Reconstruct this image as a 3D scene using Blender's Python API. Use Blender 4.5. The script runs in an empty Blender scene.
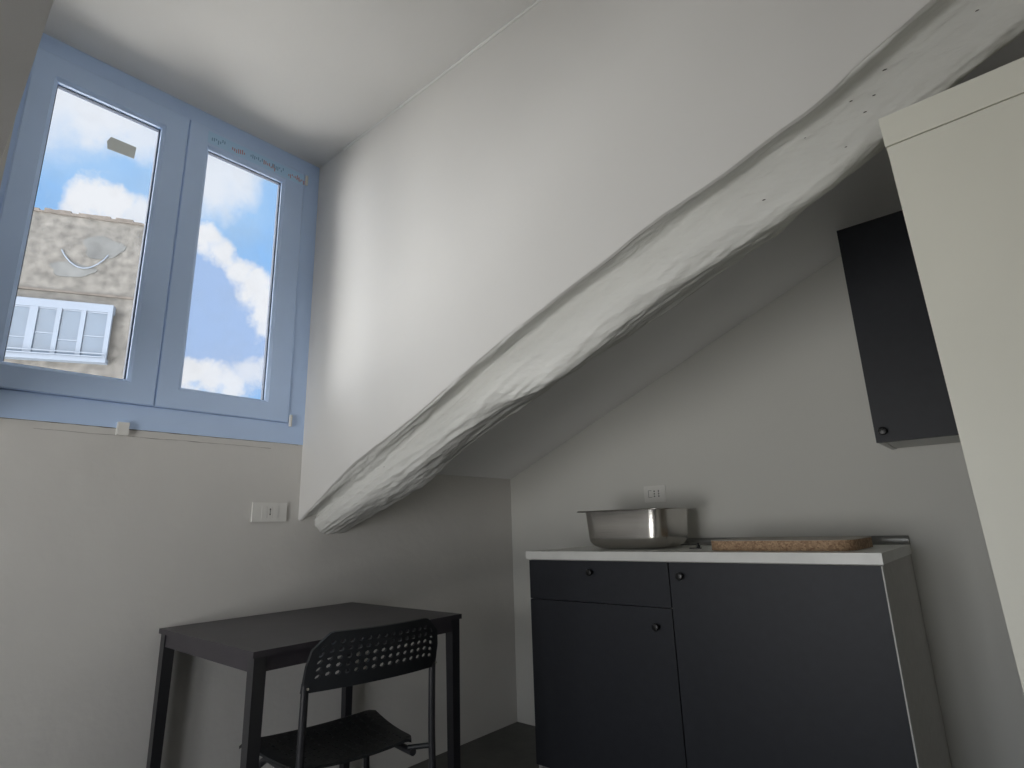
import bpy, bmesh, math, random
from mathutils import Vector, Matrix, noise
from mathutils.bvhtree import BVHTree
random.seed(7)
sc = bpy.context.scene
COL = sc.collection
PI = math.pi

# ------------------------------------------------------------------ materials
def mat(name, col, rough=.6, metal=0., spec=.5, bump=0., bscale=40., mott=0., mscale=3., stretch=None, coat=0., bdist=.01):
    m = bpy.data.materials.new(name); m.use_nodes = True
    nt = m.node_tree; b = nt.nodes['Principled BSDF']
    b.inputs['Base Color'].default_value = (*col, 1)
    b.inputs['Roughness'].default_value = rough
    b.inputs['Metallic'].default_value = metal
    b.inputs['Specular IOR Level'].default_value = spec
    b.inputs['Coat Weight'].default_value = coat
    tc = nt.nodes.new('ShaderNodeTexCoord')
    src = tc.outputs['Object']
    if stretch:
        mp = nt.nodes.new('ShaderNodeMapping'); mp.inputs['Scale'].default_value = stretch[:3]
        if len(stretch) > 3: mp.inputs['Rotation'].default_value = stretch[3:]
        nt.links.new(src, mp.inputs['Vector']); src = mp.outputs['Vector']
    if mott:
        n = nt.nodes.new('ShaderNodeTexNoise'); n.inputs['Scale'].default_value = mscale
        n.inputs['Detail'].default_value = 6; nt.links.new(src, n.inputs['Vector'])
        r = nt.nodes.new('ShaderNodeMapRange'); r.inputs['From Min'].default_value = .3; r.inputs['From Max'].default_value = .7
        r.inputs['To Min'].default_value = 1 - mott; r.inputs['To Max'].default_value = 1 + mott
        nt.links.new(n.outputs['Fac'], r.inputs['Value'])
        mx = nt.nodes.new('ShaderNodeVectorMath'); mx.operation = 'SCALE'
        mx.inputs[0].default_value = col; nt.links.new(r.outputs['Result'], mx.inputs['Scale'])
        nt.links.new(mx.outputs['Vector'], b.inputs['Base Color'])
    if bump:
        n = nt.nodes.new('ShaderNodeTexNoise'); n.inputs['Scale'].default_value = bscale
        n.inputs['Detail'].default_value = 5; nt.links.new(src, n.inputs['Vector'])
        bp = nt.nodes.new('ShaderNodeBump'); bp.inputs['Strength'].default_value = bump; bp.inputs['Distance'].default_value = bdist
        nt.links.new(n.outputs['Fac'], bp.inputs['Height']); nt.links.new(bp.outputs['Normal'], b.inputs['Normal'])
    return m

M = {}
M['plaster'] = mat('plaster', (.68, .665, .64), .9, spec=.2, bump=.35, bscale=5, mott=.03, mscale=2.2, bdist=.02)
M['plaster_fine'] = mat('plaster_fine', (.76, .75, .73), .9, spec=.2, bump=.2, bscale=6, mott=.02, mscale=2, bdist=.015)
M['plaster_kitchen'] = mat('plaster_kitchen', (.70, .695, .66), .9, spec=.2, bump=.2, bscale=6, mott=.02, mscale=2, bdist=.015)
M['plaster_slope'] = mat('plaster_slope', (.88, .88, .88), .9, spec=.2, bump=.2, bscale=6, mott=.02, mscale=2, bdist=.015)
M['beam'] = mat('beam_plaster', (.76, .76, .73), .85, spec=.25, bump=.8, bscale=34, mott=.05, mscale=6, stretch=(.3, 1, 1, 0, -.39, 0), bdist=.012)
M['hole'] = mat('nail_hole', (.05, .04, .035), .9)
M['crack'] = mat('crack', (.16, .14, .13), .95)
M['floor'] = mat('floor_dark', (.085,.086,.082), .55, mott=.25, mscale=5, bump=.1)
M['pvc'] = mat('pvc_glare_tint', (.56, .72, 1.0), .38, spec=.5, mott=.03, mscale=5)  # white frame; blue of sky light and glare put into its colour
M['gasket'] = mat('gasket', (.10, .13, .19), .6)
M['film'] = mat('film', (.50, .74, 1.0), .3)
M['red'] = mat('red_print', (.55, .30, .38), .5)
M['blue'] = mat('blue_print', (.22, .42, .66), .5)
M['sticker'] = mat('sticker', (.33, .34, .33), .6)
M['charcoal'] = mat('charcoal_door', (.022, .024, .031), .5, spec=.4, mott=.08, mscale=30)
M['carcass'] = mat('carcass', (.56, .55, .53), .6, mott=.05, mscale=40)
M['white_edge'] = mat('white_carcass', (.60, .60, .58), .55)
M['counter'] = mat('counter', (.80, .80, .77), .35, mott=.06, mscale=9)
M['black'] = mat('black_knob', (.008, .008, .009), .35)
M['table'] = mat('black_table', (.046, .041, .049), .42, spec=.5, mott=.12, mscale=14)
M['tube'] = mat('black_tube', (.022, .022, .026), .28, spec=.6)
M['plastic'] = mat('black_plastic', (.014, .016, .019), .5)
M['steel'] = mat('steel', (.60, .58, .55), .24, metal=1., bump=.08, bscale=60, stretch=(.2, .2, 3), bdist=.002)
M['alu'] = mat('aluminium', (.30, .30, .29), .4, metal=.6)
M['wood_top'] = mat('board_top', (.42, .38, .33), .5, mott=.1, mscale=8)
M['white_cab'] = mat('tall_cabinet', (.80, .79, .70), .42, mott=.03, mscale=3, bump=.12, bscale=90, bdist=.001)
M['seam'] = mat('seam', (.12, .12, .11), .8)
M['plate'] = mat('plate_white', (.80, .79, .76), .35)
M['darkslot'] = mat('slot', (.03, .03, .03), .6)
M['stucco'] = mat('stucco', (.088, .084, .078), .9, mott=.42, mscale=2.6, bump=.5, bscale=2, bdist=.1)
M['stucco2'] = mat('veranda_frame', (.12, .145, .185), .6)
M['veranda_glass'] = mat('veranda_glass', (.055, .078, .11), .15, mott=.12, mscale=1.5)
M['stain'] = mat('stain', (.076, .079, .080), .9, mott=.3, mscale=1.4)
M['roof'] = mat('roof_coping', (.08, .07, .062), .9, mott=.3, mscale=2)
M['window_putty'] = mat('putty', (.85, .86, .84), .6)

def paper():
    m = mat('sticker_paper', (.5, .5, .47), .7); nt = m.node_tree; b = nt.nodes['Principled BSDF']
    t = nt.nodes.new('ShaderNodeBsdfTranslucent'); t.inputs['Color'].default_value = (.46, .47, .46, 1)
    x = nt.nodes.new('ShaderNodeMixShader'); x.inputs[0].default_value = .6
    nt.links.new(b.outputs[0], x.inputs[1]); nt.links.new(t.outputs[0], x.inputs[2]); nt.links.new(x.outputs[0], nt.nodes['Material Output'].inputs['Surface'])
    return m
M['sticker'] = paper()
def wood_edge():
    m = mat('particle_edge', (.44, .28, .17), .75)
    nt = m.node_tree; b = nt.nodes['Principled BSDF']
    tc = nt.nodes.new('ShaderNodeTexCoord')
    v = nt.nodes.new('ShaderNodeTexVoronoi'); v.inputs['Scale'].default_value = 180
    nt.links.new(tc.outputs['Object'], v.inputs['Vector'])
    cr = nt.nodes.new('ShaderNodeValToRGB')
    cr.color_ramp.elements[0].color = (.28, .165, .095, 1); cr.color_ramp.elements[1].color = (.56, .385, .24, 1)
    sep = nt.nodes.new('ShaderNodeSeparateColor'); nt.links.new(v.outputs['Color'], sep.inputs['Color'])
    nt.links.new(sep.outputs[0], cr.inputs['Fac']); nt.links.new(cr.outputs['Color'], b.inputs['Base Color'])
    return m
M['wood_edge'] = wood_edge()

def glass():
    m = bpy.data.materials.new('window_glass'); m.use_nodes = True
    nt = m.node_tree; nt.nodes.clear()
    o = nt.nodes.new('ShaderNodeOutputMaterial'); t = nt.nodes.new('ShaderNodeBsdfTransparent')
    t.inputs['Color'].default_value = (.97, .98, .99, 1)
    g = nt.nodes.new('ShaderNodeBsdfGlossy'); g.inputs['Roughness'].default_value = .02
    d = nt.nodes.new('ShaderNodeBsdfDiffuse'); d.inputs['Color'].default_value = (.9, .92, .95, 1)
    fr = nt.nodes.new('ShaderNodeFresnel'); fr.inputs['IOR'].default_value = 1.25
    mx = nt.nodes.new('ShaderNodeMixShader'); nt.links.new(fr.outputs[0], mx.inputs[0])
    nt.links.new(t.outputs[0], mx.inputs[1]); nt.links.new(g.outputs[0], mx.inputs[2])
    # smears and dust on the pane
    tc = nt.nodes.new('ShaderNodeTexCoord'); n = nt.nodes.new('ShaderNodeTexNoise'); n.inputs['Scale'].default_value = 5; n.inputs['Detail'].default_value = 6
    nt.links.new(tc.outputs['Object'], n.inputs['Vector'])
    r = nt.nodes.new('ShaderNodeMapRange'); r.inputs['From Min'].default_value = .45; r.inputs['From Max'].default_value = .8
    r.inputs['To Min'].default_value = .01; r.inputs['To Max'].default_value = .09
    nt.links.new(n.outputs['Fac'], r.inputs['Value'])
    m2 = nt.nodes.new('ShaderNodeMixShader'); nt.links.new(r.outputs[0], m2.inputs[0])
    nt.links.new(mx.outputs[0], m2.inputs[1]); nt.links.new(d.outputs[0], m2.inputs[2])
    nt.links.new(m2.outputs[0], o.inputs['Surface'])
    return m
M['glass'] = glass()

# ------------------------------------------------------------------ helpers
def obj(name, bm, m, parent=None, smooth=False, bevel=0, seg=2):
    me = bpy.data.meshes.new(name)
    if bevel:
        bmesh.ops.bevel(bm, geom=[e for e in bm.edges if e.is_manifold and e.calc_face_angle(0) > .6], offset=bevel, segments=seg, affect='EDGES', profile=.5)
    bmesh.ops.recalc_face_normals(bm, faces=bm.faces)
    bm.to_mesh(me); bm.free()
    mats = m if isinstance(m, (list, tuple)) else [m]
    for k in mats: me.materials.append(k)
    if smooth:
        for p in me.polygons: p.use_smooth = True
    o = bpy.data.objects.new(name, me); COL.objects.link(o)
    if smooth and smooth != 'all':
        md = o.modifiers.new('ws', 'WEIGHTED_NORMAL') if False else None
        try:
            me.set_sharp_from_angle(angle=math.radians(40))
        except Exception: pass
    if parent: o.parent = parent
    return o

def box(bm, x0, x1, y0, y1, z0, z1):
    v = [bm.verts.new(p) for p in ((x0,y0,z0),(x1,y0,z0),(x1,y1,z0),(x0,y1,z0),(x0,y0,z1),(x1,y0,z1),(x1,y1,z1),(x0,y1,z1))]
    for f in ((0,3,2,1),(4,5,6,7),(0,1,5,4),(1,2,6,5),(2,3,7,6),(3,0,4,7)): bm.faces.new([v[i] for i in f])
    return bm

def bx(*a): return box(bmesh.new(), *a)

def prism(pts, off, bm=None):
    """closed polygon pts (3D) extruded by vector off"""
    bm = bm or bmesh.new()
    a = [bm.verts.new(p) for p in pts]; b = [bm.verts.new(Vector(p) + Vector(off)) for p in pts]
    bm.faces.new(a); bm.faces.new(b[::-1]); n = len(a)
    for i in range(n): bm.faces.new([a[i], b[i], b[(i+1) % n], a[(i+1) % n]])
    return bm

def tube(pts, r, bm=None, n=14, cap=True):
    bm = bm or bmesh.new()
    pts = [Vector(p) for p in pts]; rings = []
    rr = r if isinstance(r, (list, tuple)) else [r]*len(pts)
    up = None
    for i, p in enumerate(pts):
        d = (pts[min(i+1, len(pts)-1)] - pts[max(i-1, 0)]).normalized()
        if up is None:
            up = d.orthogonal().normalized()
        u = (up - d*up.dot(d)).normalized(); up = u; w = d.cross(u)
        rings.append([bm.verts.new(p + (u*math.cos(2*PI*k/n) + w*math.sin(2*PI*k/n))*rr[i]) for k in range(n)])
    for i in range(len(rings)-1):
        for k in range(n):
            bm.faces.new([rings[i][k], rings[i][(k+1) % n], rings[i+1][(k+1) % n], rings[i+1][k]])
    if cap:
        bm.faces.new(rings[0][::-1]); bm.faces.new(rings[-1])
    return bm

def smooth_path(pts, rad=.03, n=6):
    pts = [Vector(p) for p in pts]; out = [pts[0]]
    for i in range(1, len(pts)-1):
        a, b, c = pts[i-1], pts[i], pts[i+1]
        d0 = (a-b); d1 = (c-b); r = min(rad, d0.length*.45, d1.length*.45)
        p0 = b + d0.normalized()*r; p2 = b + d1.normalized()*r
        for k in range(n+1):
            t = k/n; out.append(p0*(1-t)**2 + b*2*t*(1-t) + p2*t*t)
    out.append(pts[-1]); return out

def lathe(prof, center, axis='z', n=24, bm=None):
    bm = bm or bmesh.new(); rings = []
    c = Vector(center)
    for r, h in prof:
        ring = []
        for k in range(n):
            a = 2*PI*k/n
            if axis == 'z': p = (r*math.cos(a), r*math.sin(a), h)
            elif axis == 'y': p = (r*math.cos(a), h, r*math.sin(a))
            else: p = (h, r*math.cos(a), r*math.sin(a))
            ring.append(bm.verts.new(c + Vector(p)))
        rings.append(ring)
    for i in range(len(rings)-1):
        for k in range(n): bm.faces.new([rings[i][k], rings[i][(k+1) % n], rings[i+1][(k+1) % n], rings[i+1][k]])
    bm.faces.new(rings[0][::-1]); bm.faces.new(rings[-1])
    return bm

def empty(name, loc=(0,0,0), rz=0, label=None, cat=None, group=None, kind=None):
    o = bpy.data.objects.new(name, None); COL.objects.link(o); o.location = loc; o.rotation_euler = (0,0,rz)
    o.empty_display_size = .1
    return tag(o, label, cat, group, kind)

def tag(o, label=None, cat=None, group=None, kind=None):
    if label: o['label'] = label
    if cat: o['category'] = cat
    if group: o['group'] = group
    if kind: o['kind'] = kind
    return o

def interp(tab, x):
    """smooth (Catmull) interpolation in a sorted table"""
    n = len(tab)
    if x <= tab[0][0]: return tab[0][1]
    if x >= tab[-1][0]: return tab[-1][1]
    for i in range(n-1):
        if tab[i][0] <= x <= tab[i+1][0]:
            x0, y0 = tab[i]; x1, y1 = tab[i+1]; h = x1-x0; t = (x-x0)/h
            m0 = (y1 - tab[i-1][1])/(x1 - tab[i-1][0]) if i > 0 else (y1-y0)/h
            m1 = (tab[i+2][1] - y0)/(tab[i+2][0] - x0) if i < n-2 else (y1-y0)/h
            return (2*t**3-3*t*t+1)*y0 + (t**3-2*t*t+t)*h*m0 + (-2*t**3+3*t*t)*y1 + (t**3-t*t)*h*m1

# ------------------------------------------------------------------ measures of the room
H1, T = 1.3364, .4205                  # height of the sloped ceiling at the window wall, its pitch
YC, YL, HD = -1.3785, -2.564, 2.8156  # dormer cheeks and dormer ceiling
XW, YB = 3.5, -4.3
WZ = 1.4277                            # window frame foot
def slope(x): return H1 + T*x
def dz(x): return HD - .0184*x

# ------------------------------------------------------------------ setting
tag(obj('floor', bx(-.25, XW+.2, YB-.2, .2, -.15, 0), M['floor']), kind='structure')
bm = bx(-.25, 0, YB-.2, .2, 0, H1); box(bm, -.25, 0, YL, YC, H1, WZ); box(bm, -.10, 0, YL, -2.492, WZ, 3.0)
tag(obj('wall_left', bm, M['plaster']), kind='structure')
tag(obj('wall_right', prism([(-.25,0,0),(XW+.2,0,0),(XW+.2,0,slope(XW+.2)),(-.25,0,slope(-.25))], (0,.2,0)), M['plaster_kitchen']), kind='structure')
tag(obj('wall_back', bx(XW, XW+.2, YB-.2, 0, 0, 3.0), M['plaster']), kind='structure')
# wall behind the camera, with an opening added to let in fill light
RX0, RX1, RZ0, RZ1 = .8, 2.1, .12, 1.55
bm = bx(0, RX0, YB-.2, YB, 0, 3.0); box(bm, RX1, XW, YB-.2, YB, 0, 3.0); box(bm, RX0, RX1, YB-.2, YB, 0, RZ0); box(bm, RX0, RX1, YB-.2, YB, RZ1, 3.0)
tag(obj('wall_front', bm, M['plaster']), kind='structure')
# sloped ceilings both sides of the dormer
for nm, ya, yb in (('ceiling_slope_right', YC+.04, 0), ('ceiling_slope_left', YB, YL)):
    tag(obj(nm, prism([(-.25,ya,slope(-.25)),(XW,ya,slope(XW)),(XW,ya,slope(XW)+.2),(-.25,ya,slope(-.25)+.2)], (0,yb-ya,0)), M['plaster_slope']), kind='structure')
tag(obj('ceiling', prism([(-.15,YL,dz(-.15)),(XW,YL,dz(XW)),(XW,YL,dz(XW)+.2),(-.15,YL,dz(-.15)+.2)], (0,YC-YL,0)), M['plaster_fine']), kind='structure')
tag(obj('wall_dormer_left', prism([(-.15,YL,slope(-.15)),(XW,YL,slope(XW)),(XW,YL,3.05),(-.15,YL,3.05)], (0,-.12,0)), M['plaster_fine']), kind='structure')

# --- beam measures: height offsets from the slope at four lines along the beam
U = [(.0,-.236),(.082,-.229),(.39,-.194),(.62,-.208),(.815,-.215),(1.08,-.212),(1.244,-.217),(1.562,-.238),(1.748,-.247),(1.908,-.274),(2.018,-.281),(2.144,-.292),(2.285,-.283),(2.372,-.279),(3.5,-.30)]
M1 = [(0, -0.211), (0.057, -0.211), (0.346, -0.225), (0.56, -0.222), (0.8, -0.21), (0.981, -0.208), (1.197, -0.205), (1.425, -0.215), (1.664, -0.247), (1.895, -0.254), (2.014, -0.268), (2.129, -0.275), (2.2, -0.266), (2.315, -0.272), (2.399, -0.267), (3.5, -0.279)]
M2 = [(0,-.28),(0.057,-0.286),(0.477,-0.316),(0.739,-0.324),(1.039,-0.33),(1.155,-0.358),(1.306,-0.386),(1.464,-0.383),(1.616,-0.379),(1.756,-0.387),(1.922,-0.404),(2.031,-0.415),(2.103,-0.422),(2.253,-0.40),(3.5,-.40)]
LO = [(-0.094, -0.279), (0.119, -0.289), (0.538, -0.338), (0.742, -0.318), (0.924, -0.318), (1.162, -0.328), (1.259, -0.324), (1.543, -0.353), (1.791, -0.367), (1.97, -0.376), (2.064, -0.362), (2.23, -0.361), (2.324, -0.316), (2.384, -0.328), (2.47, -0.322), (3.5, -0.326)]

def wob(x): return .0035*noise.noise(Vector((x*9, 3.1, .4))) + .0015*noise.noise(Vector((x*33, 1.1, 2.4)))
# right dormer cheek, its foot following the uneven top of the beam
bm = bmesh.new(); N = 200; rows = []
for i in range(N+1):
    x = -.05 + (XW+.05)*i/N; zb = slope(x) + interp(U, x) + wob(x); zt = 3.02
    r = []
    r.append(bm.verts.new((x, YC+.05, zb+.02))); r.append(bm.verts.new((x, YC+.012, zb+.001))); r.append(bm.verts.new((x, YC+.004, zb+.004))); r.append(bm.verts.new((x, YC, zb+.012)))
    r.append(bm.verts.new((x, YC, zt))); r.append(bm.verts.new((x, YC+.05, zt)))
    rows.append(r)
for i in range(N):
    for k in range(6): bm.faces.new([rows[i][k], rows[i+1][k], rows[i+1][(k+1) % 6], rows[i][(k+1) % 6]])
bm.faces.new(rows[0]); bm.faces.new(rows[-1][::-1])
tag(obj('wall_dormer_right', bm, M['plaster_fine'], smooth=True), kind='structure')
# soft plaster bead in the crease of cheek and dormer ceiling
bm = bmesh.new(); rows = []
for i in range(61):
    x = .22 + 3.2*i/60; w = .007 + .005*noise.noise(Vector((x*3, 0, 0)))
    rows.append([bm.verts.new((x, YC+.002, dz(x)+.002)), bm.verts.new((x, YC-.002, dz(x)-w)), bm.verts.new((x, YC-w*.6, dz(x)-w*.6)), bm.verts.new((x, YC-w, dz(x)+.0005))])
for i in range(60):
    for k in range(4): bm.faces.new([rows[i][k], rows[i+1][k], rows[i+1][(k+1) % 4], rows[i][(k+1) % 4]])
tag(obj('trim_1', bm, M['window_putty'], smooth='all'), kind='structure')

# ------------------------------------------------------------------ the rafter
def profile(x):
    u, a, b, l = interp(U,x), interp(M1,x), interp(M2,x), interp(LO,x)
    e = b-a
    return [(-1.3665, u+.02), (-1.3665, u+.004), (-1.345, (u*.6+a*.4)+.002), (-1.318, (u*.2+a*.8)+.003), (-1.302, a-.003), (-1.300, a+e*.22), (-1.298, a+e*.48), (-1.290, a+e*.74),
            (-1.276, a+e*.94), (-1.257, b-.005), (-1.232, b*.8+l*.2-.007), (-1.20, b*.5+l*.5-.008), (-1.16, b*.15+l*.85-.004), (-1.137, l+.002), (-1.12, l+.05), (-1.11, l+.14), (-1.11, .03)]
def resample(p, n):
    # Catmull-Rom through the profile
    out = []; m = len(p)
    for j in range(n+1):
        s = j/n*(m-1); i = min(int(s), m-2); t = s-i
        g = lambda k: Vector(p[max(0, min(m-1, k))])
        a, b, c, d = g(i-1), g(i), g(i+1), g(i+2)
        out.append(.5*((2*b) + (c-a)*t + (2*a-5*b+4*c-d)*t*t + (3*b-a-3*c+d)*t**3))
    return out
bm = bmesh.new(); NX, NP = 520, 96; rows = []
for i in range(NX+1):
    x = XW*i/NX; pr = resample(profile(x), NP); row = []
    for j, q in enumerate(pr):
        t = (pr[min(j+1, NP)] - pr[max(j-1, 0)]).normalized(); nn = Vector((-t.y, t.x)) * -1
        s = (q.x+1.4)*1.0
        v1 = noise.noise(Vector((x*3.2, q.x*16, q.y*16+4)))*.006
        ridge = (1-abs(noise.noise(Vector((x*2.6, q.x*34, q.y*34-2))))*2)
        v2 = max(0, ridge-.5)*.014 * (.5+noise.noise(Vector((x*1.3, q.x*5, 7))))
        v3 = noise.noise(Vector((x*20, q.x*50, q.y*50)))*.0034 + noise.noise(Vector((x*55, q.x*90, q.y*90)))*.0009
        fade = min(1, j/6) 
        d = (v1+v2+v3)*fade
        row.append(bm.verts.new((x, q.x + nn.x*d, slope(x) + q.y + nn.y*d + wob(x)*max(0, 1-j/10))))
    rows.append(row)
for i in range(NX):
    for j in range(NP): bm.faces.new([rows[i][j], rows[i+1][j], rows[i+1][j+1], rows[i][j+1]])
bm.faces.new(rows[0]); bm.faces.new(rows[-1][::-1])
bmt = bm.copy(); bmt.faces.ensure_lookup_table(); tree = BVHTree.FromBMesh(bmt)
beam_root = empty('ceiling_beam', (0, -1.27, slope(0)-.25), 0, 'rough white plastered rafter running diagonally up from the window wall', 'beam')
def adopt(o, root):
    o.parent = root; o.matrix_parent_inverse = Matrix.Translation(-root.location) if root.rotation_euler.z == 0 else root.matrix_world.inverted(); return o
adopt(obj('plastered_body', bm, M['beam'], smooth='all'), beam_root)
EYE = Vector((2.31584, -2.64533, 1.05189))
for (hx_, hy_, hz_, r) in ((2.438,-1.3,2.042,.005),(2.271,-1.3,2.004,.007),(2.242,-1.3,1.955,.005),(2.199,-1.3,1.965,.005),(2.22,-1.3,1.924,.005),(2.172,-1.3,1.859,.004),(2.096,-1.3,1.923,.004),(1.986,-1.3,1.806,.006),(1.006,-1.3,1.66,.004),(.486,-1.3,1.293,.005)):
    hit = tree.ray_cast(EYE, (Vector((hx_, hy_, hz_))-EYE).normalized())
    if hit[0] is None: continue
    b2 = bmesh.new(); bmesh.ops.create_icosphere(b2, subdivisions=2, radius=r*.55)
    M4 = Matrix.Translation(hit[0]) @ hit[1].to_track_quat('Z', 'Y').to_matrix().to_4x4() @ Matrix.Diagonal((1.3, 1, .25, 1))
    bmesh.ops.transform(b2, matrix=M4, verts=b2.verts)
    adopt(obj('nail_hole', b2, M['hole'], smooth='all'), beam_root)

# ------------------------------------------------------------------ window
win = empty('window_1', (0, -1.93, WZ), 0, kind='structure')
def A(o): return adopt(o, win)
def frame_ring(y0, y1, z0, z1, wl, wr, wb, wt, x0, x1, bm=None):
    bm = bm or bmesh.new()
    box(bm, x0, x1, y0, y0+wl, z0, z1); box(bm, x0, x1, y1-wr, y1, z0, z1)
    box(bm, x0, x1, y0+wl, y1-wr, z0, z0+wb); box(bm, x0, x1, y0+wl, y1-wr, z1-wt, z1); return bm
def mitre_ring(y0, y1, z0, z1, wl, wr, wb, wt, x0, x1, slope_in=.012):
    """picture-frame ring with chamfered inner edge"""
    bm = bmesh.new()
    o = [(y0,z0),(y1,z0),(y1,z1),(y0,z1)]; i_ = [(y0+wl,z0+wb),(y1-wr,z0+wb),(y1-wr,z1-wt),(y0+wl,z1-wt)]
    c = slope_in
    ic = [(y0+wl-c,z0+wb-c),(y1-wr+c,z0+wb-c),(y1-wr+c,z1-wt+c),(y0+wl-c,z1-wt+c)]
    ch = .004
    oc = [(y0+ch,z0+ch),(y1-ch,z0+ch),(y1-ch,z1-ch),(y0+ch,z1-ch)]
    loops = [[(x0,*p) for p in o], [(x1-ch,*p) for p in o], [(x1,*p) for p in oc], [(x1,*p) for p in ic], [(x1-.012,*p) for p in i_], [(x0,*p) for p in i_]]
    L = [[bm.verts.new(p) for p in l] for l in loops]
    for a in range(len(L)):
        b = (a+1) % len(L)
        for k in range(4): bm.faces.new([L[a][k], L[a][(k+1) % 4], L[b][(k+1) % 4], L[b][k]])
    return bm
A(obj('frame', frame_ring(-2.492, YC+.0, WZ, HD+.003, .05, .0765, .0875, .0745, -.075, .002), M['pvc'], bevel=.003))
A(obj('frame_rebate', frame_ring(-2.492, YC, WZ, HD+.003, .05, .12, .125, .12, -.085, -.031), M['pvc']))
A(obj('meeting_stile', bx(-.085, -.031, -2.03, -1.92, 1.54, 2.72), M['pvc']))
SZ0, SZ1 = 1.517, 2.742
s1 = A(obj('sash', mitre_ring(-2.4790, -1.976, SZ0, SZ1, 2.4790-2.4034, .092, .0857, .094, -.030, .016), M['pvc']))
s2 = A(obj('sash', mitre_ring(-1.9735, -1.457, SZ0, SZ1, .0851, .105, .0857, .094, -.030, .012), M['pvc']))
def sub(o, p):
    o.parent = p; o.matrix_parent_inverse = (win.matrix_world @ p.matrix_basis).inverted() if False else Matrix.Identity(4)
    return o
for s, y0, y1 in ((s1, -2.4034, -2.0683), (s2, -1.8884, -1.562)):
    z0, z1 = 1.6027, 2.6483
    g = frame_ring(y0-.001, y1+.001, z0-.001, z1+.001, .005, .0055, .004, .005, -.030, -.012)
    sub(obj('glazing_gasket', g, M['gasket']), s)
    p = bx(-.026, -.022, y0, y1, z0, z1)
    sub(obj('glass_pane', p, M['glass']), s)
tag(sub(obj('energy_sticker', prism([(-.020,-2.232,2.510),(-.020,-2.222,2.534),(-.020,-2.138,2.533),(-.020,-2.140,2.482),(-.020,-2.227,2.480)], (-.0015,0,0)), M['sticker']), s1), label='small grey label stuck on the pane')
fl = sub(obj('protective_film', bx(.012, .0128, -1.90, -1.462, 2.672, 2.728), M['film']), s2)
tag(fl, label='printed pale blue protective film')
r_ = random.Random(3)
for nm, ys in (('blue_print', (-1.885, -1.72, -1.62)), ('red_print', (-1.80, -1.66, -1.54, -1.50))):
    bmp = bmesh.new()
    for y in ys:
        for k in range(7):
            a = y + k*.0085; zc = 2.70 + r_.uniform(-.008, .008); h = r_.uniform(.004, .011)
            if nm == 'red_print' : zc -= .006
            box(bmp, .0127, .0131, a, a+.0045, zc-h, zc+h)
    o = obj(nm, bmp, M['blue' if nm[0] == 'b' else 'red']); o.parent = fl
# seam between sash and frame, drain cover and hinge
A(obj('drain_cover', bx(.0, .020, -2.078, -2.044, 1.402, 1.447), M['plate'], bevel=.003))
A(obj('hinge', lathe([(.004,0),(.007,.002),(.007,.05),(.004,.052)], (.012, -1.448, 1.50)), M['plate'], smooth=True))
A(obj('hinge', lathe([(.004,0),(.007,.002),(.007,.05),(.004,.052)], (.012, -1.448, 2.68)), M['plate'], smooth=True))
# uneven plaster line under the frame
def crack(y0, y1, z, amp, th, nm, n=90, drift=0, p=0):
    bm = bmesh.new(); rows = []
    for i in range(n+1):
        y = y0 + (y1-y0)*i/n; c = z + drift*i/n + amp*noise.noise(Vector((y*9, z*7+p, 0)))
        t = th*(.25+abs(noise.noise(Vector((y*14, 5+p, 1)))*2.2))
        rows.append([bm.verts.new((-.002, y, c-t)), bm.verts.new((.0012, y, c-t)), bm.verts.new((.0012, y, c+t)), bm.verts.new((-.002, y, c+t))])
    for i in range(n):
        for k in range(4): bm.faces.new([rows[i][k], rows[i+1][k], rows[i+1][(k+1) % 4], rows[i][(k+1) % 4]])
    return tag(obj(nm, bm, M['crack']), kind='structure')
crack(-2.47, -1.40, 1.4265, .0015, .0013, 'trim_2')
crack(-2.30, -1.52, 1.402, .003, .0007, 'trim_3', p=4)
# added, unseen window in the wall behind the camera, for fill light
w2 = empty('fill_window', ((RX0+RX1)/2, YB-.1, RZ0), 0, kind='structure')
bm = bmesh.new(); 
RM = (RX0+RX1)/2
for a in ((RX0,RX0+.07,RZ0,RZ1),(RX1-.07,RX1,RZ0,RZ1),(RM-.05,RM+.05,RZ0,RZ1),(RX0+.07,RX1-.07,RZ0,RZ0+.07),(RX0+.07,RX1-.07,RZ1-.07,RZ1)): box(bm, a[0], a[1], YB-.14, YB-.07, a[2], a[3])
adopt(obj('frame', bm, M['plate']), w2)
adopt(obj('glass_pane', bx(RX0+.07, RX1-.07, YB-.11, YB-.105, RZ0+.07, RZ1-.07), M['glass']), w2)

# ------------------------------------------------------------------ switch and socket
sw = empty('wall_switch', (0, -1.509, 1.140), 0, 'white rectangular switch plate on the wall below the window', 'switch')
obj('plate', bx(0, .009, -.072, .072, -.038, .038), M['plate'], sw, bevel=.004, seg=3)
for k in (-1, 0, 1): 
    m_ = obj('module', bx(.008, .0115, k*.0235-.0112, k*.0235+.0112, -.0235, .0235), M['plate'], sw, bevel=.0015)
    if k == 0:
        b = bx(.0113, .0121, -.0009, .0009, -.012, .014)
        box(b, .0113, .0121, -.0022, .0022, .008, .014); box(b, .0113, .0121, -.0022, .0022, -.012, -.007)
        obj('rocker_mark', b, M['darkslot'], m_)
so = empty('wall_socket', (.962, 0, 1.190), 0, 'white power socket on the wall behind the steel sink bowl', 'socket')
obj('plate', bx(-.058, .058, -.009, 0, -.040, .040), M['plate'], so, bevel=.004, seg=3)
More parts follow.
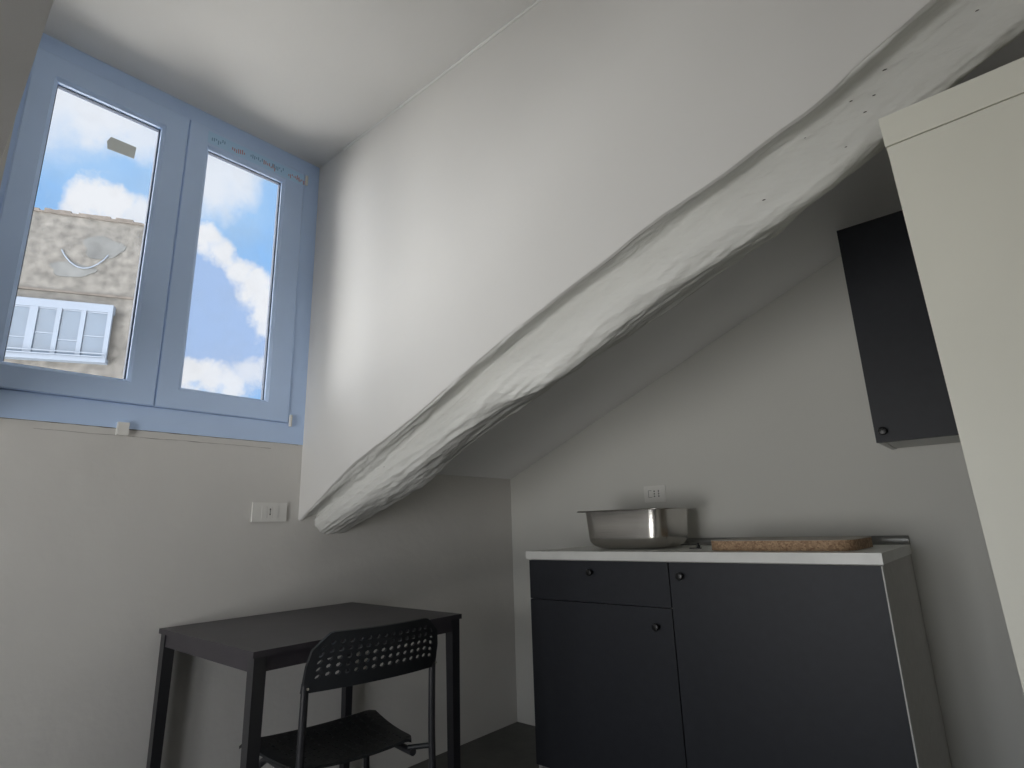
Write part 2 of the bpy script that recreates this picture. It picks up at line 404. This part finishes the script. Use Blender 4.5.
for k in (-1, 0, 1):
    m_ = obj('module', bx(k*.0235-.0112, k*.0235+.0112, -.0118, -.008, -.0235, .0235), M['plate'], so, bevel=.0015)
    bm = bmesh.new()
    if k >= 0:
        for dzz in (-.0125, 0, .0125): lathe([(.0034, -.0125), (.0034, -.0115)], (k*.0235, 0, dzz), 'y', 12, bm)
    else:
        box(bm, k*.0235-.009, k*.0235+.009, -.0124, -.0115, .016, .0175); box(bm, k*.0235-.009, k*.0235-.0075, -.0124, -.0115, -.016, .016)
        box(bm, k*.0235-.009, k*.0235+.009, -.0124, -.0115, -.0175, -.016)
    obj('contact_hole', bm, M['darkslot'], m_)

# ------------------------------------------------------------------ kitchen
CX0, CXS, CX1, CY, CZ, CH = .6111, 1.2955, 1.9852, -.6062, .9431, .033
def knob(name, x, y, z, parent):
    p = lathe([(.007, 0), (.006, -.008), (.0065, -.012), (.0125, -.017), (.0135, -.022), (.012, -.026), (.006, -.0275)], (x, y, z), 'y', 20)
    return obj(name, p, M['black'], parent, smooth=True)
def base_unit(x0, x1, label, drawer):
    t = empty('base_cabinet', ((x0+x1)/2, -.30, 0), 0, label, 'kitchen cabinet', 'charcoal fronted base cabinets')
    h = (x1-x0)/2; y0 = CY+.022+.30; y1 = .298; top = CZ-CH-.001
    # carcass: two sides, bottom, back, rails
    bm = bx(-h, -h+.016, y0, y1, 0, top); box(bm, h-.016, h, y0, y1, 0, top)
    box(bm, -h+.016, h-.016, y0, y1, .10, .116); box(bm, -h+.016, h-.016, y1-.004, y1, .116, top); box(bm, -h+.016, h-.016, y0, y0+.10, top-.016, top)
    obj('carcass', bm, M['carcass'], t)
    obj('plinth', bx(-h+.016, h-.016, y0+.05, y0+.066, 0, .10), M['charcoal'], t)
    f0, f1 = y0-.019, y0-.001
    zt = CZ-CH-.005
    if drawer:
        zd = CZ-CH-.166
        d = obj('drawer_front', bx(-h+.003, h-.002, f0, f1, zd+.0015, zt), M['charcoal'], t, bevel=.0012)
        knob('knob', .954-(x0+x1)/2, f0, .863, d)
        d = obj('door', bx(-h+.003, h-.002, f0, f1, .10, zd-.0015), M['charcoal'], t, bevel=.0012)
        knob('knob', 1.232-(x0+x1)/2, f0, .678, d)
    else:
        obj('lit_edge', bx(h-.0038, h, f0, y0-.0005, 0, zt), M['white_edge'], t)  # pale strip standing in for the lit edge of the door
        d = obj('door', bx(-h+.002, h-.0045, f0, f1, .10, zt), M['charcoal'], t, bevel=.0012)
        knob('knob', 1.344-(x0+x1)/2, f0, .859, d)
    return t
base_unit(CX0+.012, CXS-.0005, 'charcoal base cabinet with a drawer above its door, under the sink bowl', True)
base_unit(CXS+.0005, CX1-.004, 'charcoal base cabinet with one full-height door, nearest the tall white cabinet', False)
wt = empty('worktop', ((CX0+CX1)/2, -.3, CZ-CH), 0, 'white marbled worktop across both charcoal base cabinets', 'worktop')
hw = (CX1-CX0)/2
obj('slab', bx(-hw, hw, CY+.3, .2995, 0, CH), M['counter'], wt, bevel=.0015)
bm = prism([(-hw+.3, .299, CH), (-hw+.3, .277, CH), (-hw+.3, .275, CH+.006), (-hw+.3, .281, CH+.012), (-hw+.3, .281, CH+.022), (-hw+.3, .288, CH+.0325), (-hw+.3, .299, CH+.0325)], (2*hw-.3, 0, 0))
tag(obj('upstand_trim', bm, M['alu'], wt), label='grey metal sealing strip along the wall')

# sink bowl
def rrect(hx, hy, r, n=8):
    out = []
    r = min(r, hx, hy)
    for cx, cy, a0 in ((hx-r, hy-r, 0), (-hx+r, hy-r, PI/2), (-hx+r, -hy+r, PI), (hx-r, -hy+r, 1.5*PI)):
        for k in range(n+1):
            a = a0 + PI/2*k/n; out.append((cx+r*math.cos(a), cy+r*math.sin(a)))
    return out
def loft(loops, bm=None, capa=True, capb=True):
    bm = bm or bmesh.new(); L = [[bm.verts.new(p) for p in l] for l in loops]
    n = len(L[0])
    for a in range(len(L)-1):
        for k in range(n): bm.faces.new([L[a][k], L[a][(k+1) % n], L[a+1][(k+1) % n], L[a+1][k]])
    if capa: bm.faces.new(L[0][::-1])
    if capb: bm.faces.new(L[-1])
    return bm
sk = empty('sink_bowl', (1.010, -.295, CZ), math.radians(3), 'stainless steel sink bowl standing loose on the worktop', 'sink')
prof = []
HX, HY, HH = .195, .165, .166
def warp(z, hx, hy, r, wv=0):
    return [(x, y, z + wv*(math.sin(x*21+.6)*.6+math.sin(y*17)*.5)) for x, y in rrect(hx, hy, r)]
outer = [warp(.0005, .125, .10, .06)]
for k in range(1, 9):
    a = PI/2*k/8; outer.append(warp(.0005+.050*(1-math.cos(a)), .125+(HX-.007-.125)*math.sin(a), .10+(HY-.007-.10)*math.sin(a), .065))
outer.append(warp(.10, HX-.004, HY-.004, .065)); outer.append(warp(HH-.006, HX-.001, HY-.001, .062, .0003)); outer.append(warp(HH-.002, HX, HY, .062, .0006))
outer.append(warp(HH-.0005, HX+.008, HY+.006, .066, .001)); outer.append(warp(HH-.001, HX+.034, HY+.024, .075, .0022)); outer.append(warp(HH-.0042, HX+.037, HY+.027, .078, .0022))
rim_i = [warp(HH-.003, HX+.0365, HY+.0265, .078, .0022)]
inner = [warp(HH+.001, HX+.034, HY+.024, .075, .0022), warp(HH+.0015, HX+.004, HY+.003, .064, .001), warp(HH-.004, HX-.003, HY-.003, .060), warp(.10, HX-.0085, HY-.0085, .063), warp(.05, HX-.016, HY-.016, .062)]
for k in range(7, -1, -1):
    a = PI/2*k/8; inner.append(warp(.003+.048*(1-math.cos(a)), .112+(HX-.016-.112)*math.sin(a), .097+(HY-.016-.097)*math.sin(a), .062))
obj('bowl', loft(outer + inner), M['steel'], sk, smooth='all')
obj('drain_ring', lathe([(.045, .0035), (.045, .0055), (.040, .0060), (.036, .0045), (.010, .0042)], (0, 0, 0)), M['steel'], sk, smooth=True)
lg = empty('sink_fixing_clip', (1.305, -.34, CZ), math.radians(20), 'small dark fitting lying between the sink bowl and the wooden offcut', 'fitting')
obj('bracket', bx(-.035, .012, -.009, .009, 0, .004), M['black'], lg, bevel=.001)
obj('bolt', lathe([(.007, .004), (.007, .014), (.004, .016), (.004, .022)], (0, 0, 0)), M['black'], lg, smooth=True)

# worktop cut-out lying on the worktop
bd = empty('wooden_board', (1.652, -.325, CZ), math.radians(-1.5), 'round-cornered wooden board lying flat on the worktop', 'board')
pts = rrect(.245, .180, .070, 10)
t_ = .036
bm = loft([[(x, y, .0006) for x, y in pts], [(x, y, t_-.002) for x, y in pts]])
obj('core', bm, M['wood_edge'], bd, smooth=True)
bm = loft([[(x*1.001, y*1.001, t_-.002) for x, y in pts], [(x*1.001, y*1.001, t_) for x, y in pts]])
tag(obj('top_laminate', bm, M['wood_top'], bd, smooth=True), label='thin greyish laminate top')

# wall cabinet
wc = empty('wall_cabinet', (2.286, -.165, 1.2988), 0, 'charcoal wall cabinet hung above the worktop beside the tall white cabinet', 'kitchen cabinet')
hx = .300; WH = .813
bm = bx(-hx, -hx+.016, -.148, .164, 0, WH); box(bm, hx-.016, hx, -.148, .164, 0, WH); box(bm, -hx+.016, hx-.016, -.148, .164, 0.004, .020); box(bm, -hx+.016, hx-.016, -.148, .164, WH-.016, WH); box(bm, -hx+.016, hx-.016, .160, .164, .02, WH-.016)
obj('carcass', bm, M['white_edge'], wc)
d = obj('door', bx(-hx, -.0015, -.1675, -.149, -.002, WH), M['charcoal'], wc, bevel=.0012)
knob('knob', -.2735, -.1675, .034, d)
d = obj('door', bx(.0015, hx, -.1675, -.149, -.002, WH), M['charcoal'], wc, bevel=.0012)
knob('knob', .2735, -.1675, .034, d)

# tall white cabinet
tc = empty('tall_cabinet', (2.275, -1.45, 0), 0, 'tall plain white cabinet filling the right edge, a seam below its top', 'cabinet')
tc.rotation_euler = (0, math.radians(-1.15), 0)
TH = 1.801
obj('body', bx(.012, .612, .004, .602, .02, TH-.0645), M['white_cab'], tc, bevel=.003)
obj('top_cover', bx(.010, .614, .001, .604, TH-.0632, TH), M['white_cab'], tc, bevel=.003)
tag(obj('seam_gasket', bx(.018, .606, .008, .598, TH-.066, TH-.061), M['seam'], tc), label='thin dark joint line')
for k in ((.06,.05),(.56,.05),(.06,.55),(.56,.55)): obj('foot', lathe([(.02,.012 if k[0] < .3 else .0135),(.02,.022)], (k[0], k[1], 0)), M['black'], tc)

# ------------------------------------------------------------------ table
TX0, TX1, TY0, TY1, TZ = .0199, .7184, -1.8754, -1.1114, .75
tb = empty('table', ((TX0+TX1)/2, (TY0+TY1)/2, 0), 0, 'black rectangular table against the wall under the window', 'table')
a, b = (TX1-TX0)/2, (TY1-TY0)/2
obj('tabletop', bx(-a, a, -b, b, TZ-.016, TZ), M['table'], tb, bevel=.003, seg=3)
L = .036; ins = .006
bm = bmesh.new(); ap0, ap1 = TZ-.056, TZ-.0165
for s in (-1, 1):
    y = s*(b-ins-.004); box(bm, -a+ins+L, a-ins-L, min(y, y-s*.018), max(y, y-s*.018), ap0, ap1)
    x = s*(a-ins-.004); box(bm, min(x, x-s*.018), max(x, x-s*.018), -b+ins+L, b-ins-L, ap0, ap1)
obj('apron', bm, M['table'], tb)
for sx in (-1, 1):
    for sy in (-1, 1):
        x, y = sx*(a-ins), sy*(b-ins); xi, yi = x-sx*L, y-sy*L
        top = [(x,y),(xi,y),(xi,yi),(x,yi)]; k = .028
        bot = [(x,y),(x-sx*k,y),(x-sx*k,y-sy*k),(x,y-sy*k)]
        bm = loft([[(px,py,.006) for px,py in bot], [(px,py,TZ-.0165) for px,py in top]])
        lg_ = obj('leg', bm, M['tube'], tb, bevel=.004, seg=3)
        obj('foot_cap', lathe([(.013,0),(.013,.008)], (x-sx*.015, y-sy*.015, 0)), M['black'], lg_)

# ------------------------------------------------------------------ chair
ch = empty('chair', (.832, -1.575, 0), math.radians(82), 'black chair with perforated seat and backrest pushed under the table', 'chair')
def perforated(nx, nz, fmap, th, skip=None, margin=.6, rad=.30, m_=8):
    """sheet of nx x nz cells, round hole in each; fmap(u,v)->(point, normal)"""
    bm = bmesh.new(); cache = {}
    def V(u, v, side):
        key = (round(u, 5), round(v, 5), side)
        if key not in cache:
            p, n = fmap(u, v); cache[key] = bm.verts.new(Vector(p) + Vector(n)*(th*.5*side))
        return cache[key]
    us = [0, margin] + [margin + i + 1 for i in range(nx)] + [nx + 2*margin]
    vs = [0, margin] + [margin + i + 1 for i in range(nz)] + [nz + 2*margin]
    W, Hh = nx + 2*margin, nz + 2*margin
    for i in range(len(us)-1):
        for j in range(len(vs)-1):
            u0, u1, v0, v1 = us[i]/W, us[i+1]/W, vs[j]/Hh, vs[j+1]/Hh
            holed = 0 < i < len(us)-2 and 0 < j < len(vs)-2 and not (skip and skip(i-1, j-1))
            um, vm = (u0+u1)/2, (v0+v1)/2
            ring = [(u1,vm),(u1,v1),(um,v1),(u0,v1),(u0,vm),(u0,v0),(um,v0),(u1,v0)]
            for side in (1, -1):
                o = [V(*q, side) for q in ring]
                if not holed:
                    f = [o[0], o[1], o[2], o[3], o[4], o[5], o[6], o[7]]
                    bm.faces.new(f if side > 0 else f[::-1])
                else:
                    h = [V(um + (u1-u0)*rad*math.cos(k*PI/4), vm + (v1-v0)*rad*math.sin(k*PI/4), side) for k in range(8)]
                    for k in range(8):
                        f = [o[k], o[(k+1) % 8], h[(k+1) % 8], h[k]]
                        bm.faces.new(f if side > 0 else f[::-1])
            if holed:
                for k in range(8):
                    q = lambda kk, s: V(um + (u1-u0)*rad*math.cos(kk*PI/4), vm + (v1-v0)*rad*math.sin(kk*PI/4), s)
                    bm.faces.new([q(k, 1), q((k+1) % 8, 1), q((k+1) % 8, -1), q(k, -1)])
    # rim
    be = [e for e in bm.edges if len(e.link_faces) == 1]
    top = {v for k, v in cache.items() if k[2] == 1}; inv = {v: k for k, v in cache.items()}
    for e in be:
        a_, b_ = e.verts
        if a_ in top and b_ in top:
            ka, kb = inv[a_], inv[b_]
            bm.faces.new([a_, b_, cache[(kb[0], kb[1], -1)], cache[(ka[0], ka[1], -1)]])
    return bm
# backrest: u across, v up
def back_map(u, v):
    s = 2*u-1
    v = v + .10*(1-v)*min(1, v*7)
    half = .209 - .004*v
    zt = .792 - .042*max(0, (abs(s)-.76)/.24)**1.1
    zb = .642 + .004*(1-s*s)
    half -= .008*max(0, v-.62)/.38
    x = s*half; z = zb + (zt-zb)*v
    y = -.014 - .030*v - .040*(1-s*s) + .012
    n = Vector((-.25*s*1.0, -1, -.15)).normalized()
    return (x, y, z), n
br = obj('backrest', perforated(15, 5, back_map, .008, margin=.8, rad=.30), M['plastic'], ch, smooth=True)
def seat_map(u, v):
    s = 2*u-1                                   # v from rear to front
    half = .172 + .050*v - (.02*max(0, .12-v)/.12)
    x = s*half; y = .035 + .395*v - .006*(s*s)*(v > .8)*(v-.8)/.2
    z = .436 - .016*math.sin(PI*min(1, v*1.1))*(1-.4*s*s) - .018*max(0, (v-.88)/.12)**1.6 + .010*s*s - .008*max(0, (abs(s)-.9)/.1)
    n = Vector((0, .05, 1)).normalized()
    return (x, y, z), n
obj('seat', perforated(12, 12, seat_map, .008, margin=1.0, rad=.17), M['plastic'], ch, smooth=True)
for s in (-1, 1):
    obj('rear_leg', tube(smooth_path([(s*.199, -.004, .664), (s*.199, -.003, .640), (s*.200, 0, .46), (s*.203, -.012, .20), (s*.207, -.050, .008)], .05), .0105), M['tube'], ch, smooth=True)
    obj('front_leg', tube(smooth_path([(s*.155, .03, .409), (s*.165, .34, .400), (s*.185, .385, .36), (s*.205, .40, .008)], .04), .0105), M['tube'], ch, smooth=True)
    obj('side_bracket', tube([(s*.150, .05, .418), (s*.196, .004, .424)], .0075), M['plastic'], ch, smooth=True)
obj('cross_tube', tube([(-.163, .30, .402), (.163, .30, .402)], .008), M['tube'], ch, smooth=True)
for s in (-1, 1):
    obj('screw', lathe([(.0035,-.012),(.0035,-.0095)], (s*.199, -.012, .655), 'y', 10), M['steel'], ch)

# ------------------------------------------------------------------ building across the street
bd2 = empty('apartment_building', (-25.32, 4.967, 0), math.atan2(.8854, .4649), 'weathered stucco building with a glazed veranda seen through the left pane', 'building')
# local x runs along the facade (s), local y into the building, z up
def fz(z): return 1.0519 + 2*(z-1.0519)
obj('facade', bx(-16, -.42, 0, 9, -9, 15.03), M['stucco'], bd2)
bm = bmesh.new(); rr = random.Random(5); x = -16
while x < -.45:
    w = rr.uniform(.18, .5); box(bm, x, min(x+w, -.36), -.09, .3, 15.03, 15.10 + rr.uniform(0, .14)); x += w
obj('roof_coping', bm, M['roof'], bd2)
obj('string_course', bx(-16, -.40, -.07, 0, fz(6.22), fz(6.27)), M['roof'], bd2)
# worn patch with a curved top
def arc_patch(cx, cz, w, h, n=24):
    pts = []
    for k in range(n):
        a_ = 2*PI*k/n; rr_ = 1 + .12*math.sin(3*a_+1) + .08*math.sin(5*a_)
        pts.append((cx + w*rr_*math.cos(a_), -.03, cz + h*rr_*math.sin(a_)))
    return prism(pts, (0, .03, 0))
obj('damp_patch', arc_patch(-2.3, 13.7, .75, .55), M['stain'], bd2)
obj('damp_patch', arc_patch(-3.3, 12.5, .8, .35), M['stain'], bd2)
# pale curved mark, built as a thin tube before the facade
pp = [(-3.75 + 1.7*k/14, -.08, 13.35 - .75*math.sin(PI*k/14)**.8) for k in range(15)]
obj('pale_curve', tube(pp, .028, n=8), M['stucco2'], bd2, smooth=True)
vz0, vz1 = fz(4.74), fz(5.98)
ver = obj('veranda', bx(-7.4, -1.48, -.38, 0, vz0-.12, vz0+.08), M['stucco2'], bd2)
obj('veranda_lintel', bx(-7.4, -1.48, -.38, 0, vz1-.35, vz1), M['stucco2'], bd2)
posts = [-1.56, -2.50, -3.36, -4.22, -5.1, -6.0, -7.3]
for i, s in enumerate(posts):
    w = .09 if i != 3 else .15
    obj('veranda_post', bx(s-w, s+w*.9, -.37, -.22, vz0+.05, vz1-.35), M['stucco2'], bd2)
for i in range(len(posts)-1):
    p = obj('veranda_window', bx(posts[i+1]+.09, posts[i]-.09, -.30, -.26, vz0+.05, vz1-.35), M['veranda_glass'], bd2)
    zc = vz0+.05+(.7 if i % 2 else .95); mx = (posts[i]+posts[i+1])/2
    for za, zb in ((zc, zc+.05), (vz0+.05, vz0+.11), (vz1-.41, vz1-.35)):
        obj('glazing_bar', bx(posts[i+1]+.09, posts[i]-.09, -.33, -.30, za, zb), M['stucco2'], p)
for k in range(2):
    obj('rail', tube([(-7.4, -.48, vz0+.10+.14*k), (-1.5, -.48, vz0+.10+.14*k)], .03, n=8), M['stucco2'], bd2)

# ------------------------------------------------------------------ sky
w = bpy.data.worlds.new('sky'); sc.world = w; w.use_nodes = True
nt = w.node_tree; nt.nodes.clear(); N_ = nt.nodes.new; Lk = nt.links.new
out = N_('ShaderNodeOutputWorld'); bg = N_('ShaderNodeBackground'); Lk(bg.outputs[0], out.inputs[0])
tcn = N_('ShaderNodeTexCoord'); D = tcn.outputs['Generated']
nz = N_('ShaderNodeTexNoise'); nz.inputs['Scale'].default_value = 16; nz.inputs['Detail'].default_value = 8; nz.inputs['Roughness'].default_value = .6; Lk(D, nz.inputs['Vector'])
sb = N_('ShaderNodeVectorMath'); sb.operation = 'SUBTRACT'; Lk(nz.outputs['Color'], sb.inputs[0]); sb.inputs[1].default_value = (.5,.5,.5)
scn = N_('ShaderNodeVectorMath'); scn.operation = 'SCALE'; Lk(sb.outputs[0], scn.inputs[0]); scn.inputs['Scale'].default_value = .10
ad = N_('ShaderNodeVectorMath'); Lk(D, ad.inputs[0]); Lk(scn.outputs[0], ad.inputs[1])
nm_ = N_('ShaderNodeVectorMath'); nm_.operation = 'NORMALIZE'; Lk(ad.outputs[0], nm_.inputs[0]); DW = nm_.outputs[0]
def blob(vec, c, r_in, r_out, amt=1.):
    v = Vector(c).normalized()
    dt = N_('ShaderNodeVectorMath'); dt.operation = 'DOT_PRODUCT'; Lk(vec, dt.inputs[0]); dt.inputs[1].default_value = v
    mr = N_('ShaderNodeMapRange'); mr.interpolation_type = 'SMOOTHSTEP'
    mr.inputs['From Min'].default_value = math.cos(r_out); mr.inputs['From Max'].default_value = math.cos(r_in)
    mr.inputs['To Max'].default_value = amt; Lk(dt.outputs['Value'], mr.inputs['Value']); return mr.outputs[0]
def mx(a, b):
    m = N_('ShaderNodeMath'); m.operation = 'MAXIMUM'; Lk(a, m.inputs[0]); Lk(b, m.inputs[1]); return m.outputs[0]
def mixc(f, a, b):
    m = N_('ShaderNodeMix'); m.data_type = 'RGBA'
    if isinstance(f, float): m.inputs[0].default_value = f
    else: Lk(f, m.inputs[0])
    for s, c in ((6, a), (7, b)):
        if isinstance(c, tuple): m.inputs[s].default_value = (*c, 1)
        else: Lk(c, m.inputs[s])
    return m.outputs[2]
BLUE, PALE, WHITE, SHADE = (.27,.54,.95), (.40,.64,.96), (.93,.94,.97), (.42,.58,.88)
col = BLUE
n2 = N_('ShaderNodeTexNoise'); n2.inputs['Scale'].default_value = 5; n2.inputs['Detail'].default_value = 6; Lk(D, n2.inputs['Vector'])
r2 = N_('ShaderNodeMapRange'); Lk(n2.outputs['Fac'], r2.inputs['Value']); r2.inputs['From Min'].default_value = .4; r2.inputs['From Max'].default_value = .65
col = mixc(r2.outputs[0], BLUE, PALE)
# grey-blue cloud body in the right pane, then white edges
body = mx(blob(DW, (-0.8881,0.3112,0.3383), .06, .12), blob(DW, (-0.887,0.3519,0.2989), .05, .11))
col = mixc(body, col, SHADE)
whites = None
for c, a_, b_, am in (((-0.8272, 0.1013, 0.5528), 0.02, 0.07, 0.75),
                      ((-0.8124, 0.1283, 0.5688), 0.03, 0.09, 0.9),
                      ((-0.8123, 0.1698, 0.558), 0.02, 0.07, 0.8),
                      ((-0.8, 0.02, 0.56), 0.05, 0.16, 0.9),
                      ((-0.8885, 0.1451, 0.4354), 0.01, 0.03, 0.9),
                      ((-0.881, 0.1544, 0.4471), 0.012, 0.032, 1),
                      ((-0.8736, 0.1628, 0.4585), 0.012, 0.034, 1),
                      ((-0.8737, 0.1815, 0.4513), 0.01, 0.032, 1),
                      ((-0.8692, 0.2049, 0.4501), 0.005, 0.03, 0.9),
                      ((-0.8033, 0.2694, 0.5312), 0.02, 0.08, 0.85),
                      ((-0.7925, 0.2981, 0.532), 0.01, 0.05, 0.6),
                      ((-0.8176, 0.2822, 0.5019), 0.0, 0.05, 0.6),
                      ((-0.8534, 0.2808, 0.4391), 0.01, 0.034, 1),
                      ((-0.8491, 0.3123, 0.4261), 0.008, 0.03, 1),
                      ((-0.8493, 0.3385, 0.405), 0.01, 0.032, 1),
                      ((-0.8516, 0.3604, 0.3806), 0.012, 0.036, 1),
                      ((-0.8516, 0.3814, 0.3595), 0.01, 0.034, 1),
                      ((-0.8518, 0.3996, 0.3389), 0.01, 0.034, 0.9),
                      ((-0.9194, 0.3077, 0.2449), 0.012, 0.035, 1),
                      ((-0.9132, 0.3306, 0.2382), 0.01, 0.032, 0.95),
                      ((-0.9046, 0.3578, 0.2316), 0.008, 0.032, 0.9),
                      ((-0.8903, 0.3811, 0.2494), 0.006, 0.034, 0.75),
                      ((-0.8759, 0.4058, 0.2611), 0.006, 0.03, 0.7)):
    q = blob(DW, c, a_, b_, am); whites = q if whites is None else mx(whites, q)
# scattered clouds elsewhere
n3 = N_('ShaderNodeTexNoise'); n3.inputs['Scale'].default_value = 2.2; n3.inputs['Detail'].default_value = 7; Lk(D, n3.inputs['Vector'])
r3 = N_('ShaderNodeMapRange'); Lk(n3.outputs['Fac'], r3.inputs['Value']); r3.inputs['From Min'].default_value = .50; r3.inputs['From Max'].default_value = .62
away = blob(D, (-.87,.25,.40), .30, .45)
inv = N_('ShaderNodeMath'); inv.operation = 'SUBTRACT'; inv.inputs[0].default_value = 1; Lk(away, inv.inputs[1])
mu = N_('ShaderNodeMath'); mu.operation = 'MULTIPLY'; Lk(r3.outputs[0], mu.inputs[0]); Lk(inv.outputs[0], mu.inputs[1])
whites = mx(whites, mu.outputs[0])
col = mixc(whites, col, WHITE)
# ground below the horizon, brightened to throw fill light up onto the ceilings
sx = N_('ShaderNodeSeparateXYZ'); Lk(D, sx.inputs[0])
gr = N_('ShaderNodeMapRange'); gr.interpolation_type = 'SMOOTHSTEP'; Lk(sx.outputs['Z'], gr.inputs['Value']); gr.inputs['From Min'].default_value = -.05; gr.inputs['From Max'].default_value = .03
col = mixc(gr.outputs[0], (5.6,5.4,5.05), col)
# glow: the bright veiled sun side of the sky, left of the window's view
KEY, KEY2 = 6.8, 6.2
glow = blob(D, (-.74,-.62,.30), .05, .70)
fill_glow = blob(D, (.35,-.93,.12), .3, .95)  # added bright patch behind the camera, fill through the rear opening
gk = N_('ShaderNodeMix'); gk.data_type = 'RGBA'; gk.blend_type = 'ADD'; gk.inputs[0].default_value = 1
Lk(col, gk.inputs[6])
gs = N_('ShaderNodeVectorMath'); gs.operation = 'SCALE'; gs.inputs[0].default_value = (1.0,.98,.96); 
gm = N_('ShaderNodeMath'); gm.operation = 'MULTIPLY'; Lk(glow, gm.inputs[0]); gm.inputs[1].default_value = KEY
gm2 = N_('ShaderNodeMath'); gm2.operation = 'MULTIPLY_ADD'; Lk(fill_glow, gm2.inputs[0]); gm2.inputs[1].default_value = KEY2; Lk(gm.outputs[0], gm2.inputs[2])
Lk(gm2.outputs[0], gs.inputs['Scale']); Lk(gs.outputs[0], gk.inputs[7])
Lk(gk.outputs[2], bg.inputs['Color']); bg.inputs['Strength'].default_value = 1.0

def portal(loc, rot, sx_, sy_):
    l = bpy.data.lights.new('sky_portal', 'AREA'); l.shape = 'RECTANGLE'; l.size = sx_; l.size_y = sy_; l.cycles.is_portal = True
    o = bpy.data.objects.new('sky_portal', l); COL.objects.link(o); o.location = loc; o.rotation_euler = rot
portal((-.09, -1.93, 2.12), (0, -PI/2, 0), 1.3, 1.05)     # area lights shine along -Z: turned to +X
portal((RM, YB-.18, (RZ0+RZ1)/2), (PI/2, 0, 0), RX1-RX0, RZ1-RZ0)

# ------------------------------------------------------------------ camera
Fv = Vector((-0.63286057, 0.73467271, 0.24442485)); Rv = Vector((0.75233643, 0.65809104, -0.03010114)); Uv = Vector((0.18296829, -0.1648399, 0.96920091))
cd = bpy.data.cameras.new('camera'); cam = bpy.data.objects.new('camera', cd); COL.objects.link(cam)
cam.matrix_world = Matrix(((Rv.x, Uv.x, -Fv.x, 2.31584179), (Rv.y, Uv.y, -Fv.y, -2.64533385), (Rv.z, Uv.z, -Fv.z, 1.05188786), (0,0,0,1)))
cd.sensor_width = 36; cd.lens = 566.2023*36/1024; cd.clip_start = .02; cd.clip_end = 200
sc.camera = cam

vs = sc.view_settings
vs.view_transform = 'Standard'; vs.look = 'None'; vs.gamma = 1; vs.use_curve_mapping = False; vs.exposure = 0
sc.cycles.max_bounces = 12; sc.cycles.diffuse_bounces = 8; sc.cycles.transparent_max_bounces = 12
sc.cycles.use_denoising = True
sc.cycles.sample_clamp_indirect = 4
